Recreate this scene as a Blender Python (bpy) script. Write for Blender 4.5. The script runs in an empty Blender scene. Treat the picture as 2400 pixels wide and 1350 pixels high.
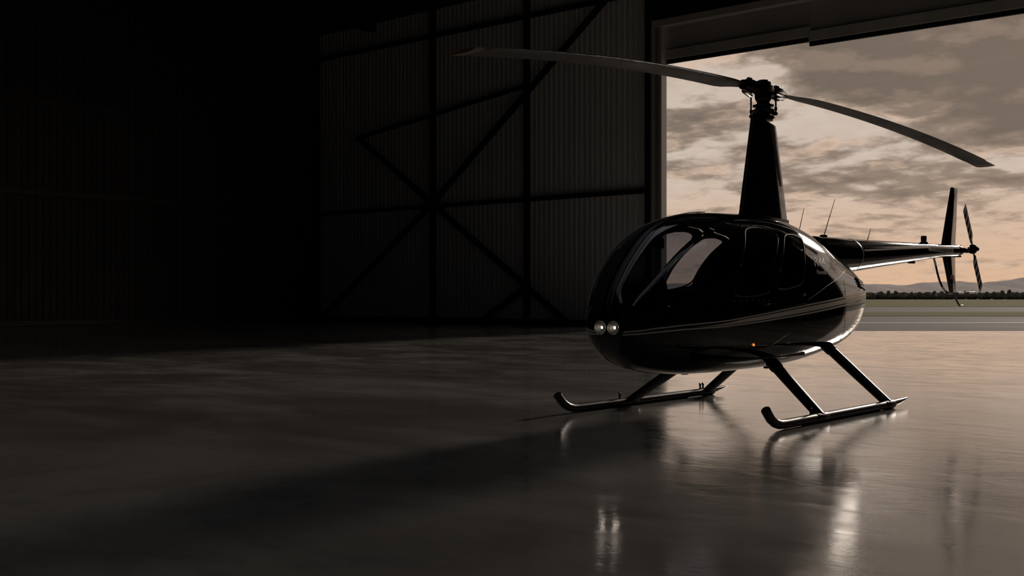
import bpy, bmesh, math, random
import numpy as np
from mathutils import Vector, Matrix

random.seed(7)
rng = np.random.default_rng(11)
SC = bpy.context.scene
COL = SC.collection
PI = math.pi

# ------------------------------------------------------------------ camera
TH = math.radians(40.3)
FPX, HY = 2629.0, 694.0
CAM = Vector((5.48, -10.45, 1.127))
DV = Vector((-math.sin(TH), math.cos(TH), 0))      # view direction
RV = Vector((math.cos(TH), math.sin(TH), 0))       # to the right
cam_data = bpy.data.cameras.new('camera')
cam_data.sensor_width = 36.0
cam_data.lens = FPX / 2400 * 36.0
cam_data.shift_y = (HY - 675.0) / 2400
cam_data.clip_end = 30000
cam = bpy.data.objects.new('camera', cam_data)
COL.objects.link(cam)
cam.location = CAM
cam.rotation_euler = (PI / 2, 0, TH)
SC.camera = cam

SC.view_settings.view_transform = 'Standard'
SC.view_settings.look = 'None'
SC.view_settings.gamma = 1.0
SC.view_settings.use_curve_mapping = False
SC.view_settings.exposure = 0.0

# ------------------------------------------------------------------ sun
SUN_EL = math.radians(17.6)
SUN_AZ = math.radians(-6.5)
SUN_DIR = Vector((math.sin(SUN_AZ) * math.cos(SUN_EL), math.cos(SUN_AZ) * math.cos(SUN_EL), math.sin(SUN_EL)))   # towards the sun
sd = bpy.data.lights.new('low_sun', 'SUN')
sd.energy = 1.45
sd.angle = math.radians(8.0)
sd.color = (1.0, 0.86, 0.73)
so = bpy.data.objects.new('low_sun', sd)
so.rotation_euler = (-SUN_DIR).to_track_quat('-Z', 'Y').to_euler()
COL.objects.link(so)

# ------------------------------------------------------------------ sky
W = bpy.data.worlds.new('sunset_sky')
SC.world = W
W.use_nodes = True
nt = W.node_tree
nt.nodes.clear()


class N:
    """tiny node-graph helper"""
    def __init__(s, tree): s.t = tree
    def n(s, kind, **kw):
        o = s.t.nodes.new(kind)
        for k, v in kw.items(): setattr(o, k, v)
        return o
    def lk(s, a, b): s.t.links.new(a, b)
    def put(s, sock, v):
        if isinstance(v, bpy.types.NodeSocket): s.lk(v, sock)
        else: sock.default_value = v
    def m(s, op, a, b=0.0, c=0.0, clamp=False):
        o = s.n('ShaderNodeMath', operation=op, use_clamp=clamp)
        for i, v in enumerate((a, b, c)): s.put(o.inputs[i], v)
        return o.outputs[0]
    def vm(s, op, a, b=(0, 0, 0)):
        o = s.n('ShaderNodeVectorMath', operation=op)
        s.put(o.inputs[0], a); s.put(o.inputs[1], b)
        return o.outputs['Value'] if op == 'DOT_PRODUCT' else o.outputs[0]
    def mr(s, v, a, b, c, d, smooth=True):
        o = s.n('ShaderNodeMapRange')
        o.interpolation_type = 'SMOOTHSTEP' if smooth else 'LINEAR'
        for i, x in enumerate((v, a, b, c, d)): s.put(o.inputs[i], x)
        return o.outputs[0]
    def mix(s, f, a, b, blend='MIX'):
        o = s.n('ShaderNodeMix', data_type='RGBA', blend_type=blend)
        s.put(o.inputs[0], f)
        for i, v in ((6, a), (7, b)):
            s.put(o.inputs[i], v if isinstance(v, bpy.types.NodeSocket) else (*v, 1))
        return o.outputs[2]
    def noise(s, vec, scale, detail=4, rough=.55, dist=0.0):
        o = s.n('ShaderNodeTexNoise')
        s.lk(vec, o.inputs['Vector'])
        o.inputs['Scale'].default_value = scale
        o.inputs['Detail'].default_value = detail
        o.inputs['Roughness'].default_value = rough
        o.inputs['Distortion'].default_value = dist
        return o.outputs['Fac']


g = N(nt)
tc = g.n('ShaderNodeTexCoord').outputs['Generated']
sp = g.n('ShaderNodeSeparateXYZ'); g.lk(tc, sp.inputs[0])
zz = g.m('MAXIMUM', sp.outputs[2], 0.0)
den = g.m('ADD', zz, 0.16)
cb = g.n('ShaderNodeCombineXYZ')
g.put(cb.inputs[0], g.m('DIVIDE', sp.outputs[0], den))
g.put(cb.inputs[1], g.m('DIVIDE', sp.outputs[1], den))
p = cb.outputs[0]
MASSES = [(-1.03, 2.61, 0.26, 0.25), (-0.74, 2.5, 0.31, 0.21), (-0.97, 3.13, 0.22, 0.2), (-0.68, 2.99, 0.26, 0.12), (-1.63, 2.7, 0.17, 0.11), (-1.64, 3.45, 0.2, 0.07), (-1.24, 3.67, 0.24, 0.06), (-1.32, 2.97, 0.15, -0.12), (-1.35, 2.51, 0.19, -0.1), (-1.25, 2.75, 0.09, -0.08)]


def density(v, masses=True):
    """cloud thickness over the plane of the cloud deck"""
    a = g.noise(v, 1.7, 3, .5, .1)
    b = g.noise(v, 4.6, 8, .57, .12)
    d = g.m('ADD', g.m('MULTIPLY', a, .45), g.m('MULTIPLY', b, .55))
    for mx_, my_, r_, k_ in (MASSES if masses else []):
        df = g.vm('SUBTRACT', v, (mx_, my_, 0))
        q2 = g.m('DIVIDE', g.vm('DOT_PRODUCT', df, df), -r_ * r_)
        d = g.m('ADD', d, g.m('MULTIPLY', g.m('EXPONENT', q2), k_))
    return d


dens = density(p)
dens_0 = density(p, False)
dens_sun = density(g.vm('ADD', p, (.06, .16, 0)), False)        # a little nearer the sun
wisp = g.noise(p, 11.0, 7, .62, .5)
cover = g.mr(zz, .02, .13, -.02, .018, False)
cloud = g.mr(g.m('ADD', dens, cover), .475, .565, 0, 1)
lit = g.mr(g.m('SUBTRACT', dens_0, dens_sun), .01, .10, 0, 1)
thick = g.mr(g.m('ADD', dens, cover), .53, .67, 0, 1)
glow = g.m('POWER', g.m('MAXIMUM', g.vm('DOT_PRODUCT', tc, tuple(SUN_DIR)), 0.0), 5.0)
far = g.mr(zz, .0, .13, 0, 1)
veil = g.mix(far, (.72, .465, .30), (.60, .515, .445))
veil = g.mix(g.m('MULTIPLY', g.mr(wisp, .38, .66, 0, 1), .30), veil, (.50, .37, .29))
grey = g.mix(far, (.43, .31, .23), (.215, .17, .14))
grey = g.mix(g.m('MULTIPLY', thick, far), grey, (.082, .071, .063))
grey = g.mix(g.m('MULTIPLY', g.mr(wisp, .40, .70, 0, 1), g.m('SUBTRACT', .22, g.m('MULTIPLY', thick, .16))), grey, (.34, .27, .225))
grey = g.mix(g.m('MULTIPLY', lit, g.m('SUBTRACT', .8, g.m('MULTIPLY', thick, .68))), grey, (.76, .56, .43))
col = g.mix(g.m('MULTIPLY', cloud, .93), veil, grey)
col = g.mix(g.m('MULTIPLY', glow, .10), col, (.85, .55, .33))
# the sky turns cooler and dimmer away from the sunset and overhead
away = g.mr(g.vm('DOT_PRODUCT', tc, (0.0, 1.0, 0.0)), .35, -.6, 0, 1)
col = g.mix(g.m('MAXIMUM', away, g.mr(zz, .30, .75, 0, 1)), col, (.29, .30, .325))
bgn = g.n('ShaderNodeBackground')
g.lk(col, bgn.inputs[0]); bgn.inputs[1].default_value = 1.0
wo = g.n('ShaderNodeOutputWorld'); g.lk(bgn.outputs[0], wo.inputs[0])


# ------------------------------------------------------------------ materials
def mat(name, color, rough=.5, metal=0.0, spec=.5, coat=0.0, emit=None, estr=0.0):
    m = bpy.data.materials.new(name); m.use_nodes = True
    b = m.node_tree.nodes['Principled BSDF']
    b.inputs['Base Color'].default_value = (*color, 1)
    b.inputs['Roughness'].default_value = rough
    b.inputs['Metallic'].default_value = metal
    b.inputs['Specular IOR Level'].default_value = spec
    b.inputs['Coat Weight'].default_value = coat
    b.inputs['Coat Roughness'].default_value = .03
    if emit:
        b.inputs['Emission Color'].default_value = (*emit, 1)
        b.inputs['Emission Strength'].default_value = estr
    return m


def noisy(name, c1, c2, scale=3.0, rough=(.5, .7), bump=0.0, stretch=(1, 1, 1), metal=0.0, detail=5, spec=.5, bscale=None):
    m = mat(name, c1, rough[0], metal, spec)
    h = N(m.node_tree); b = m.node_tree.nodes['Principled BSDF']
    co = h.n('ShaderNodeTexCoord').outputs['Object']
    mp = h.n('ShaderNodeMapping'); h.lk(co, mp.inputs[0]); mp.inputs['Scale'].default_value = stretch
    f = h.noise(mp.outputs[0], scale, detail)
    h.lk(h.mix(h.mr(f, .3, .7, 0, 1), c1, c2), b.inputs['Base Color'])
    h.lk(h.mr(f, .3, .7, rough[0], rough[1]), b.inputs['Roughness'])
    if bump:
        f2 = h.noise(mp.outputs[0], bscale or scale * 6, 6)
        bp = h.n('ShaderNodeBump'); bp.inputs['Strength'].default_value = bump; bp.inputs['Distance'].default_value = .02
        h.lk(f2, bp.inputs['Height']); h.lk(bp.outputs[0], b.inputs['Normal'])
    return m


def glass_mat(name, tint, rough=0.0):
    m = bpy.data.materials.new(name); m.use_nodes = True
    t = m.node_tree; t.nodes.clear(); h = N(t)
    tr = h.n('ShaderNodeBsdfTransparent'); tr.inputs[0].default_value = (*tint, 1)
    gl = h.n('ShaderNodeBsdfGlossy'); gl.inputs['Roughness'].default_value = rough
    gl.inputs['Color'].default_value = (.95, .95, .95, 1)
    fr = h.n('ShaderNodeFresnel')
    bk_f = h.n('ShaderNodeNewGeometry').outputs['Backfacing']
    h.lk(h.m('ADD', h.m('MULTIPLY', bk_f, 1 / 1.5 - 1.5), 1.5), fr.inputs[0])      # same pane from either side
    mx = h.n('ShaderNodeMixShader')
    h.lk(fr.outputs[0], mx.inputs[0]); h.lk(tr.outputs[0], mx.inputs[1]); h.lk(gl.outputs[0], mx.inputs[2])
    o = h.n('ShaderNodeOutputMaterial'); h.lk(mx.outputs[0], o.inputs[0])
    return m


def floor_mat():
    m = mat('polished_concrete', (.13, .115, .10), .22, spec=.42, coat=.8)
    h = N(m.node_tree); b = m.node_tree.nodes['Principled BSDF']
    co = h.n('ShaderNodeTexCoord').outputs['Object']
    mp = h.n('ShaderNodeMapping'); h.lk(co, mp.inputs[0])
    mp.inputs['Rotation'].default_value = (0, 0, -TH)
    mp.inputs['Scale'].default_value = (.6, 1.0, 1.0)
    v = mp.outputs[0]
    n1 = h.noise(v, .55, 6, .62, .6)
    n2 = h.noise(v, 2.1, 7, .62, 1.0)
    n3 = h.noise(v, 16, 5, .6)
    c = h.mix(h.mr(n1, .32, .68, 0, 1), (.40, .37, .345), (.68, .64, .59))
    c = h.mix(h.m('MULTIPLY', h.mr(n2, .45, .75, 0, 1), .5), c, (.26, .24, .22))
    h.lk(c, b.inputs['Base Color'])
    r = h.m('ADD', h.mr(n2, .3, .75, .06, .19), h.mr(n1, .35, .7, -.02, .04))
    h.lk(r, b.inputs['Roughness'])
    hgt = h.m('ADD', h.m('MULTIPLY', n2, .8), h.m('MULTIPLY', n3, .22))
    bp = h.n('ShaderNodeBump'); bp.inputs['Strength'].default_value = .14; bp.inputs['Distance'].default_value = .02
    h.lk(hgt, bp.inputs['Height']); h.lk(bp.outputs[0], b.inputs['Normal']); h.lk(bp.outputs[0], b.inputs['Coat Normal'])
    h.lk(h.m('ADD', r, .02), b.inputs['Coat Roughness'])
    return m


M = {}
M['paint'] = mat('gloss_black_paint', (.0035, .0035, .004), .05, spec=.5)
M['inner'] = mat('dark_interior', (.006, .006, .007), .6)
M['seat'] = noisy('black_leather', (.008, .008, .009), (.012, .012, .013), 20, (.4, .55), .05)
M['satin'] = mat('satin_black_metal', (.008, .008, .008), .32, metal=.0, spec=.4)
M['blade'] = noisy('dark_blade_paint', (.009, .0085, .008), (.014, .013, .012), 2, (.42, .55), spec=.3)
M['hub'] = mat('dark_hub_metal', (.035, .033, .031), .32, metal=.8)
M['steel'] = mat('bright_steel', (.45, .43, .40), .25, metal=1.0)
M['stripe'] = mat('pale_gold_stripe', (.88, .80, .70), .35, spec=.5)
M['letter'] = mat('cream_lettering', (.85, .78, .68), .4)
M['white'] = mat('white_marking', (.85, .83, .80), .5)
M['black'] = mat('matt_black', (.006, .006, .006), .7, spec=.2)
M['red'] = mat('dull_red_marking', (.22, .03, .02), .4)
M['tip'] = mat('ochre_tip', (.16, .085, .03), .45)
M['rubber'] = mat('rubber_seal', (.006, .006, .006), .55)
M['glass'] = glass_mat('smoked_acrylic', (.66, .68, .72))
M['skylight'] = glass_mat('skylight_sheet', (.88, .88, .88))
M['lens'] = glass_mat('clear_lens', (.95, .95, .95))
M['chrome'] = mat('lamp_reflector', (.75, .73, .70), .12, metal=1.0)
M['bulb'] = mat('lit_bulb', (1, .9, .8), .4, emit=(1, .86, .72), estr=40)
M['amber'] = mat('amber_lamp', (.5, .12, .01), .2, emit=(1, .30, .05), estr=.9)
M['beacon'] = mat('red_beacon_glass', (.10, .02, .015), .15)
M['floor'] = floor_mat()
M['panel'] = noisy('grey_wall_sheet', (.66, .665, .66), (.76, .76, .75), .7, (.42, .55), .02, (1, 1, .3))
M['shadepanel'] = noisy('shaded_wall_sheet', (.016, .016, .016), (.022, .022, .022), .7, (.5, .6), .02, (1, 1, .3))  # left wall sheets: the deep shade is put into their colour
M['backing'] = noisy('dark_backing', (.02, .02, .019), (.028, .027, .026), .5, (.7, .8))
M['girt'] = mat('dark_steel_framing', (.018, .0175, .017), .5)
M['trim'] = noisy('grey_steel_trim', (.44, .42, .385), (.52, .495, .45), 1.2, (.35, .5), .02, (1, 1, .4))
M['doorsheet'] = noisy('dark_door_sheet', (.36, .35, .325), (.42, .405, .38), .6, (.4, .55))
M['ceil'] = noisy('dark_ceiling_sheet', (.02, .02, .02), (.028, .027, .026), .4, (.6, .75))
M['apron'] = M['floor']
M['asphalt'] = noisy('asphalt', (.125, .108, .096), (.165, .143, .128), .12, (.75, .9), .1, (.3, 1, 1), spec=.12)
M['grass'] = noisy('dry_grass', (.085, .075, .020), (.15, .125, .036), .06, (.9, 1), .0, (.25, 1, 1), spec=.1)
M['meadow'] = noisy('far_meadow', (.07, .06, .03), (.10, .085, .04), .02, (.9, 1), spec=.1)
M['line'] = mat('runway_line_paint', (.55, .50, .44), .6)
M['leaf'] = noisy('dark_tree_leaf', (.05, .043, .032), (.075, .064, .044), 1.5, (.9, 1), spec=.1)
M['bark'] = mat('bark', (.03, .024, .02), .9)
M['hill'] = noisy('hazy_hill', (.53, .445, .385), (.58, .49, .425), .002, (.95, 1), spec=.0)  # distance haze put into the hills' pale colour


# ------------------------------------------------------------------ object helpers
def mesh_obj(name, verts, faces, m, parent=None, smooth=True, angle=35, normals=None):
    me = bpy.data.meshes.new(name)
    me.from_pydata([tuple(v) for v in verts], [], [tuple(f) for f in faces])
    me.materials.append(M[m] if isinstance(m, str) else m)
    if smooth:
        me.shade_smooth()
        if normals is None and angle: me.set_sharp_from_angle(angle=math.radians(angle))
    if normals is not None:
        me.normals_split_custom_set([tuple(n) for n in normals])
    o = bpy.data.objects.new(name, me)
    COL.objects.link(o)
    if parent: o.parent = parent
    return o


def empty(name, loc=(0, 0, 0), parent=None):
    o = bpy.data.objects.new(name, None); COL.objects.link(o)
    o.location = loc; o.empty_display_size = .3
    if parent: o.parent = parent
    return o


def tag(o, label=None, cat=None, group=None, kind=None):
    if label: o['label'] = label
    if cat: o['category'] = cat
    if group: o['group'] = group
    if kind: o['kind'] = kind
    return o


class MB:
    def __init__(s): s.v = []; s.f = []
    def add(s, V, F):
        k = len(s.v); s.v += [Vector(v) for v in V]; s.f += [[i + k for i in f] for f in F]; return s
    def bm(s, b):
        b.verts.index_update()
        s.add([v.co.copy() for v in b.verts], [[v.index for v in f.verts] for f in b.faces]); b.free(); return s
    def box(s, c, size, bev=0.0, rot=None, seg=2):
        b = bmesh.new(); bmesh.ops.create_cube(b, size=1)
        bmesh.ops.scale(b, vec=size, verts=b.verts)
        if bev: bmesh.ops.bevel(b, geom=list(b.edges), offset=bev, segments=seg, affect='EDGES', profile=.5)
        mx = Matrix.Translation(c)
        if rot is not None: mx = mx @ rot.to_4x4()
        bmesh.ops.transform(b, matrix=mx, verts=b.verts)
        return s.bm(b)
    def ball(s, c, r, u=12, v=8, sc=(1, 1, 1)):
        b = bmesh.new(); bmesh.ops.create_uvsphere(b, u_segments=u, v_segments=v, radius=r)
        bmesh.ops.scale(b, vec=sc, verts=b.verts); bmesh.ops.translate(b, vec=c, verts=b.verts)
        return s.bm(b)
    def tube(s, pts, rad, seg=12, cap=True, up=(0, 0, 1), flat=1.0):
        pts = [Vector(q) for q in pts]; n = len(pts)
        rad = [rad] * n if not hasattr(rad, '__len__') else rad
        V = []; F = []
        upv = Vector(up)
        for i, q in enumerate(pts):
            t = (pts[min(i + 1, n - 1)] - pts[max(i - 1, 0)]).normalized()
            a = t.cross(upv)
            if a.length < 1e-3: a = t.cross(Vector((1, 0, 0)))
            a.normalize(); b = a.cross(t).normalized()
            for k in range(seg):
                w = 2 * PI * k / seg
                V.append(q + (a * math.cos(w) + b * math.sin(w) * flat) * rad[i])
        for i in range(n - 1):
            for k in range(seg):
                k2 = (k + 1) % seg
                F.append([i * seg + k, i * seg + k2, (i + 1) * seg + k2, (i + 1) * seg + k])
        if cap:
            F.append(list(range(seg))[::-1]); F.append([(n - 1) * seg + k for k in range(seg)])
        return s.add(V, F)
    def cyl(s, a, b, r, seg=16, r2=None): return s.tube([a, b], [r, r if r2 is None else r2], seg)
    def lathe(s, prof, c=(0, 0, 0), seg=24, axis='z', cap=True):
        V = []; F = []
        for r, z in prof:
            for k in range(seg):
                w = 2 * PI * k / seg; x, y = r * math.cos(w), r * math.sin(w)
                V.append(Vector(c) + (Vector((x, y, z)) if axis == 'z' else Vector((x, z, y)) if axis == 'y' else Vector((z, x, y))))
        n = len(prof)
        for i in range(n - 1):
            for k in range(seg):
                k2 = (k + 1) % seg
                q = [i * seg + k, i * seg + k2, (i + 1) * seg + k2, (i + 1) * seg + k]
                F.append(q[::-1] if axis == 'y' else q)
        if not cap: return s.add(V, F)
        F.append(list(range(seg))[::-1] if axis != 'y' else list(range(seg)))
        F.append([(n - 1) * seg + k for k in range(seg)] if axis != 'y' else [(n - 1) * seg + k for k in range(seg)][::-1])
        return s.add(V, F)
    def loft(s, rings, cap=True):
        n = len(rings); m_ = len(rings[0]); V = [v for r in rings for v in r]; F = []
        for i in range(n - 1):
            for k in range(m_):
                k2 = (k + 1) % m_
                F.append([i * m_ + k, i * m_ + k2, (i + 1) * m_ + k2, (i + 1) * m_ + k])
        if cap: F.append(list(range(m_))[::-1]); F.append([(n - 1) * m_ + k for k in range(m_)])
        return s.add(V, F)
    def obj(s, name, m, parent=None, smooth=True, angle=35, fix=True):
        o = mesh_obj(name, s.v, s.f, m, parent, False)
        if fix:
            b = bmesh.new(); b.from_mesh(o.data); bmesh.ops.recalc_face_normals(b, faces=b.faces); b.to_mesh(o.data); b.free()
        if smooth:
            o.data.shade_smooth(); o.data.set_sharp_from_angle(angle=math.radians(angle))
        return o


def copy_tree(o, parent=None):
    c = o.copy(); COL.objects.link(c); c.parent = parent
    for ch in list(o.children): copy_tree(ch, c)
    return c


def at_depth(px, d, z=0.0):
    """world point at picture column px (2400 wide) and distance d along the view axis"""
    q = CAM + DV * d + RV * ((px - 1200) / FPX * d)
    return Vector((q.x, q.y, z))


# ================================================================== STRUCTURE
YD = 23.5                       # inner face of the door wall
XL, XR, YB, ZC = -35.3, 18.0, -32.0, 13.2
JX0, JX1 = -16.19, 3.6          # door opening
# apron edge lies square to the camera, at this distance along its view axis
E_D = 36.2
def edge_y(x):                  # y of the apron edge line at x
    return (E_D + (x - CAM.x) * math.sin(TH)) / math.cos(TH) + CAM.y
x_meet = ((YD + .4 - CAM.y) * math.cos(TH) - E_D) / math.sin(TH) + CAM.x
fl = MB()
fl.add([(XL, YB, 0), (XR, YB, 0), (XR, YD + .4, 0), (XL, YD + .4, 0), (XL, YB, -.2), (XR, YB, -.2), (XR, YD + .4, -.2), (XL, YD + .4, -.2)],
       [[0, 1, 2, 3], [7, 6, 5, 4], [0, 4, 5, 1], [1, 5, 6, 2], [2, 6, 7, 3], [3, 7, 4, 0]])
tag(fl.obj('floor', 'floor', smooth=False), kind='structure', label='polished grey concrete hangar floor')
ap = MB()
xe = 45.0
pl = [(x_meet, YD + .4), (xe, YD + .4), (xe, edge_y(xe))]
ap.add([(x, y, 0) for x, y in pl] + [(x, y, -.12) for x, y in pl], [[0, 1, 2], [5, 4, 3], [0, 3, 4, 1], [1, 4, 5, 2], [2, 5, 3, 0]])
tag(ap.obj('apron', 'apron', smooth=False), kind='structure', label='concrete apron outside the hangar door')


def sheet(x0, w, h, depth=.035, ribs=4, rib=.022, flank=.012):
    """one corrugated wall sheet standing in the x-z plane, ribs towards -y"""
    prof = []
    for k in range(ribs):
        c = (k + .5) * w / ribs
        prof += [(c - rib - flank, 0), (c - rib + .004, -depth), (c + rib - .004, -depth), (c + rib + flank, 0)]
    prof = [(0.004, 0)] + prof + [(w - .004, 0)]
    V = []; F = []
    for x, y in prof: V += [(x, y, 0), (x, y, h)]
    n = len(prof)
    for i in range(n - 1): F.append([2 * i, 2 * i + 2, 2 * i + 3, 2 * i + 1])
    k = len(V)
    V += [(0.004, .03, 0), (0.004, .03, h), (w - .004, .03, 0), (w - .004, .03, h)]
    F += [[0, 1, k + 1, k], [2 * n - 2, k + 2, k + 3, 2 * n - 1]]
    return V, F


def wall_block(name, lo, hi, label=None):
    c = [(a + b) / 2 for a, b in zip(lo, hi)]; s_ = [b - a for a, b in zip(lo, hi)]
    return tag(MB().box(c, s_).obj(name, 'backing', smooth=False), kind='structure', label=label)


wf = wall_block('wall_front', (XL - .3, YD, 0), (JX0 - .42, YD + .3, ZC), 'dark ribbed sheet metal wall left of the hangar door')
wall_block('wall_front_right', (JX1 + .3, YD, 0), (XR + .3, YD + .3, ZC))
wall_block('wall_front_top', (JX0 - .42, YD, 11.0), (JX1 + .3, YD + .3, ZC))
wl = wall_block('wall_left', (XL - .3, YB, 0), (XL, YD, ZC), 'side wall of the hangar with deep shade painted into its sheets')
wall_block('wall_right', (XR, YB, 0), (XR + .3, YD, ZC))
wall_block('wall_back', (XL - .3, YB - .3, 0), (XR + .3, YB, ZC))
SKY_X = [(-8.6, -5.6), (6.6, 9.6)]
SY0, SY1 = -24.0, 8.0
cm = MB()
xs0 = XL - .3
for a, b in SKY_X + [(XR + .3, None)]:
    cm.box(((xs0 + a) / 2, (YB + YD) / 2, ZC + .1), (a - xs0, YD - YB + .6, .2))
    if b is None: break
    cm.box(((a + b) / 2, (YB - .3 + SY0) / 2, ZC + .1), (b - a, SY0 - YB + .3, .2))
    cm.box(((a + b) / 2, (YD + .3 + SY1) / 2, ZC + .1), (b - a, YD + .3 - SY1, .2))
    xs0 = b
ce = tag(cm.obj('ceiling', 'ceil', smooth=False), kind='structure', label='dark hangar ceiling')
for k, (a, b) in enumerate(SKY_X):
    MB_ = MB().box(((a + b) / 2, (SY0 + SY1) / 2, ZC + .05), (b - a, SY1 - SY0, .02))
    tag(MB_.obj('window_%d' % (k + 1), 'skylight', smooth=False), kind='structure')
for k in range(6):
    MB().box((XL + 4 + k * 10, (YB + YD) / 2, ZC - .2), (.25, YD - YB - .1, .4)).obj('ceiling_beam', 'girt', ce, smooth=False)

# ribbed sheets
n_sheet = 19
ws = (JX0 - .62 - XL) / n_sheet
V, F = sheet(0, ws, ZC - .02)
first = None
for k in range(n_sheet):
    if first is None:
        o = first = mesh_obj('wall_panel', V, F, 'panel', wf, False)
    else:
        o = first.copy(); COL.objects.link(o)
    o.location = (XL + k * ws, YD - .035, .005)
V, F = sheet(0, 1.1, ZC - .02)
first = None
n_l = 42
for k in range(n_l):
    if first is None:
        o = first = mesh_obj('wall_panel', V, F, 'shadepanel', wl, False)
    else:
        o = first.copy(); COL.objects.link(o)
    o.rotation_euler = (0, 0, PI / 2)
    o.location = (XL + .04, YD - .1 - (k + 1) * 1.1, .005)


def beam(name, a, b, w, d, m, parent, y=None):
    """rolled channel between two points of the wall plane (x, z)"""
    a = Vector(a); b = Vector(b); L = (b - a).length
    ang = math.atan2(b.z - a.z, b.x - a.x)
    mb = MB()
    mb.box((L / 2, 0, 0), (L, d, .012)); mb.box((L / 2, -d / 2, w / 4 + .004), (L, .012, w / 2)); mb.box((L / 2, d / 2, -w / 4), (L, .012, w / 2)); mb.box((L / 2, -d / 2, -w / 4 - .002), (L, .012, w / 2))
    o = mb.obj(name, m, parent, smooth=False)
    o.rotation_euler = (0, -ang, 0); o.location = a
    return o


yb = YD - .17
for x, w in ((-35.0, .30), (-27.5, .26), (-22.4, .20)):
    MB().box((x, yb - .02, ZC / 2), (w, .18, ZC - .01), .008).obj('column', 'girt', wf, smooth=False)
MB().box((JX0 - .54, yb, ZC / 2), (.24, .24, ZC - .01), .01).obj('column', 'girt', wf, smooth=False)
for z in (4.9, 12.05):
    beam('girt', (XL + .1, yb + .02, z), (JX0 - .68, yb + .02, z), .16, .12, 'girt', wf)
beam('girt', (-32.1, yb + .02, 8.2), (-22.4, yb + .02, 9.35), .14, .10, 'girt', wf)
for a, b in (((-34.7, .02), (-27.45, 5.0)), ((-27.45, 5.0), (-18.6, 12.0)), ((-20.2, .02), (-27.45, 5.0)), ((-27.45, 5.0), (-32.1, 8.2)), ((-24.9, .02), (-22.5, 1.4))):
    beam('brace', (a[0], yb - .10, a[1]), (b[0], yb - .10, b[1]), .22, .10, 'girt', wf)
MB().box((-27.45, yb - .16, 5.0), (.7, .02, .6), .004).obj('gusset_plate', 'girt', wf, smooth=False)
tag(MB().box(((XL + JX0 - .62) / 2, YD - .13, .12), (JX0 - .62 - XL, .20, .24), .02).obj('baseboard_front', 'girt', smooth=False), kind='structure')
tag(MB().box((XL + .12, (YB + YD) / 2, .12), (.2, YD - YB - .3, .24), .02).obj('baseboard_left', 'girt', smooth=False), kind='structure')
for z in (5.0, 8.4, 11.3):
    MB().box((XL + .13, (YB + YD) / 2, z), (.12, YD - YB - .4, .18)).obj('girt', 'girt', wl, smooth=False)

# door frame trim
tj = MB()
tj.box((JX0 - .40, YD - .05, 5.35), (.05, .34, 10.7)); tj.box((JX0 - .02, YD - .05, 5.35), (.05, .34, 10.7))
tj.box((JX0 - .21, YD + .06, 5.35), (.40, .04, 10.7))
tj.box((JX0 - .33, YD - .20, 5.35), (.10, .03, 10.7)); tj.box((JX0 - .06, YD - .20, 5.35), (.07, .03, 10.7))
tag(tj.obj('trim_1', 'trim', smooth=False), kind='structure', label='grey steel jamb at the left edge of the hangar door')
th_ = MB()
th_.box(((JX0 + JX1) / 2, YD - .05, 10.82), (JX1 - JX0 + .85, .34, .24), .01)
tag(th_.obj('trim_2', 'trim', smooth=False), kind='structure', label='grey steel head trim above the hangar door')
tr = MB(); tr.box((JX1 + .15, YD - .05, 5.35), (.3, .34, 10.7), .01)
tag(tr.obj('trim_3', 'trim', smooth=False), kind='structure')
# raised door leaves
edges = [JX0 - .2, -10.72, -3.6, JX1 - .01]
for k in range(3):
    a, b = edges[k], edges[k + 1]
    zb = 9.40 if k == 0 else 9.24
    y = YD + (.08 if k == 0 else .02)
    d = MB(); d.box(((a + b) / 2, y + .12, (zb + 10.9) / 2 + .05), (b - a - .01, .06, 10.9 - zb - .1))
    d = tag(d.obj('door_%d' % (k + 1), 'doorsheet', smooth=False), kind='structure', label='raised hangar door leaf %s' % ('beside the left jamb' if k == 0 else 'hanging slightly lower') if k < 2 else None)
    MB().box(((a + b) / 2, y + .06, zb + .32), (b - a - .02, .16, .34), .012).obj('bottom_rail', 'trim', d, smooth=False)
    MB().box(((a + b) / 2, y + .08, zb + .075), (b - a - .02, .10, .15), .01).obj('rubber_seal', 'rubber', d, smooth=False)

# ------------------------------------------------------------------ airfield
def strip(name, d0, d1, m, z0=0.0, z1=0.0, half=260, label=None, pxc=1900, kind='structure'):
    c = lambda d, s, z: CAM.xy.to_3d() + DV * d + RV * (((pxc - 1200) / FPX * d) + s) + Vector((0, 0, z))
    a = [c(d0, -half, z0), c(d0, half, z0), c(d1, half, z1), c(d1, -half, z1)]
    V = a + [v - Vector((0, 0, .3)) for v in a]
    o = MB().add(V, [[0, 1, 2, 3], [7, 6, 5, 4], [0, 4, 5, 1], [1, 5, 6, 2], [2, 6, 7, 3], [3, 7, 4, 0]]).obj(name, m, smooth=False)
    return tag(o, label, kind=kind)


# asphalt stays outside the hangar: clipped to the outer face of the door wall
def strip_clip(name, d0, d1, m, z, label, half=300):
    P = []
    for d, s in ((d0, -half), (d0, half), (d1, half), (d1, -half)):
        P.append(CAM.xy.to_3d() + DV * d + RV * s + Vector((0, 0, z)))
    yc = YD + .42
    out = []
    for i in range(4):
        a, b = P[i], P[(i + 1) % 4]
        if a.y >= yc: out.append(a)
        if (a.y >= yc) != (b.y >= yc):
            t = (yc - a.y) / (b.y - a.y); out.append(a.lerp(b, t))
    n = len(out)
    V = out + [v - Vector((0, 0, .25)) for v in out]
    F = [list(range(n)), list(range(2 * n - 1, n - 1, -1))] + [[i, i + n, (i + 1) % n + n, (i + 1) % n] for i in range(n)]
    return tag(MB().add(V, F).obj(name, m, smooth=False), label, kind='structure')


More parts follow.
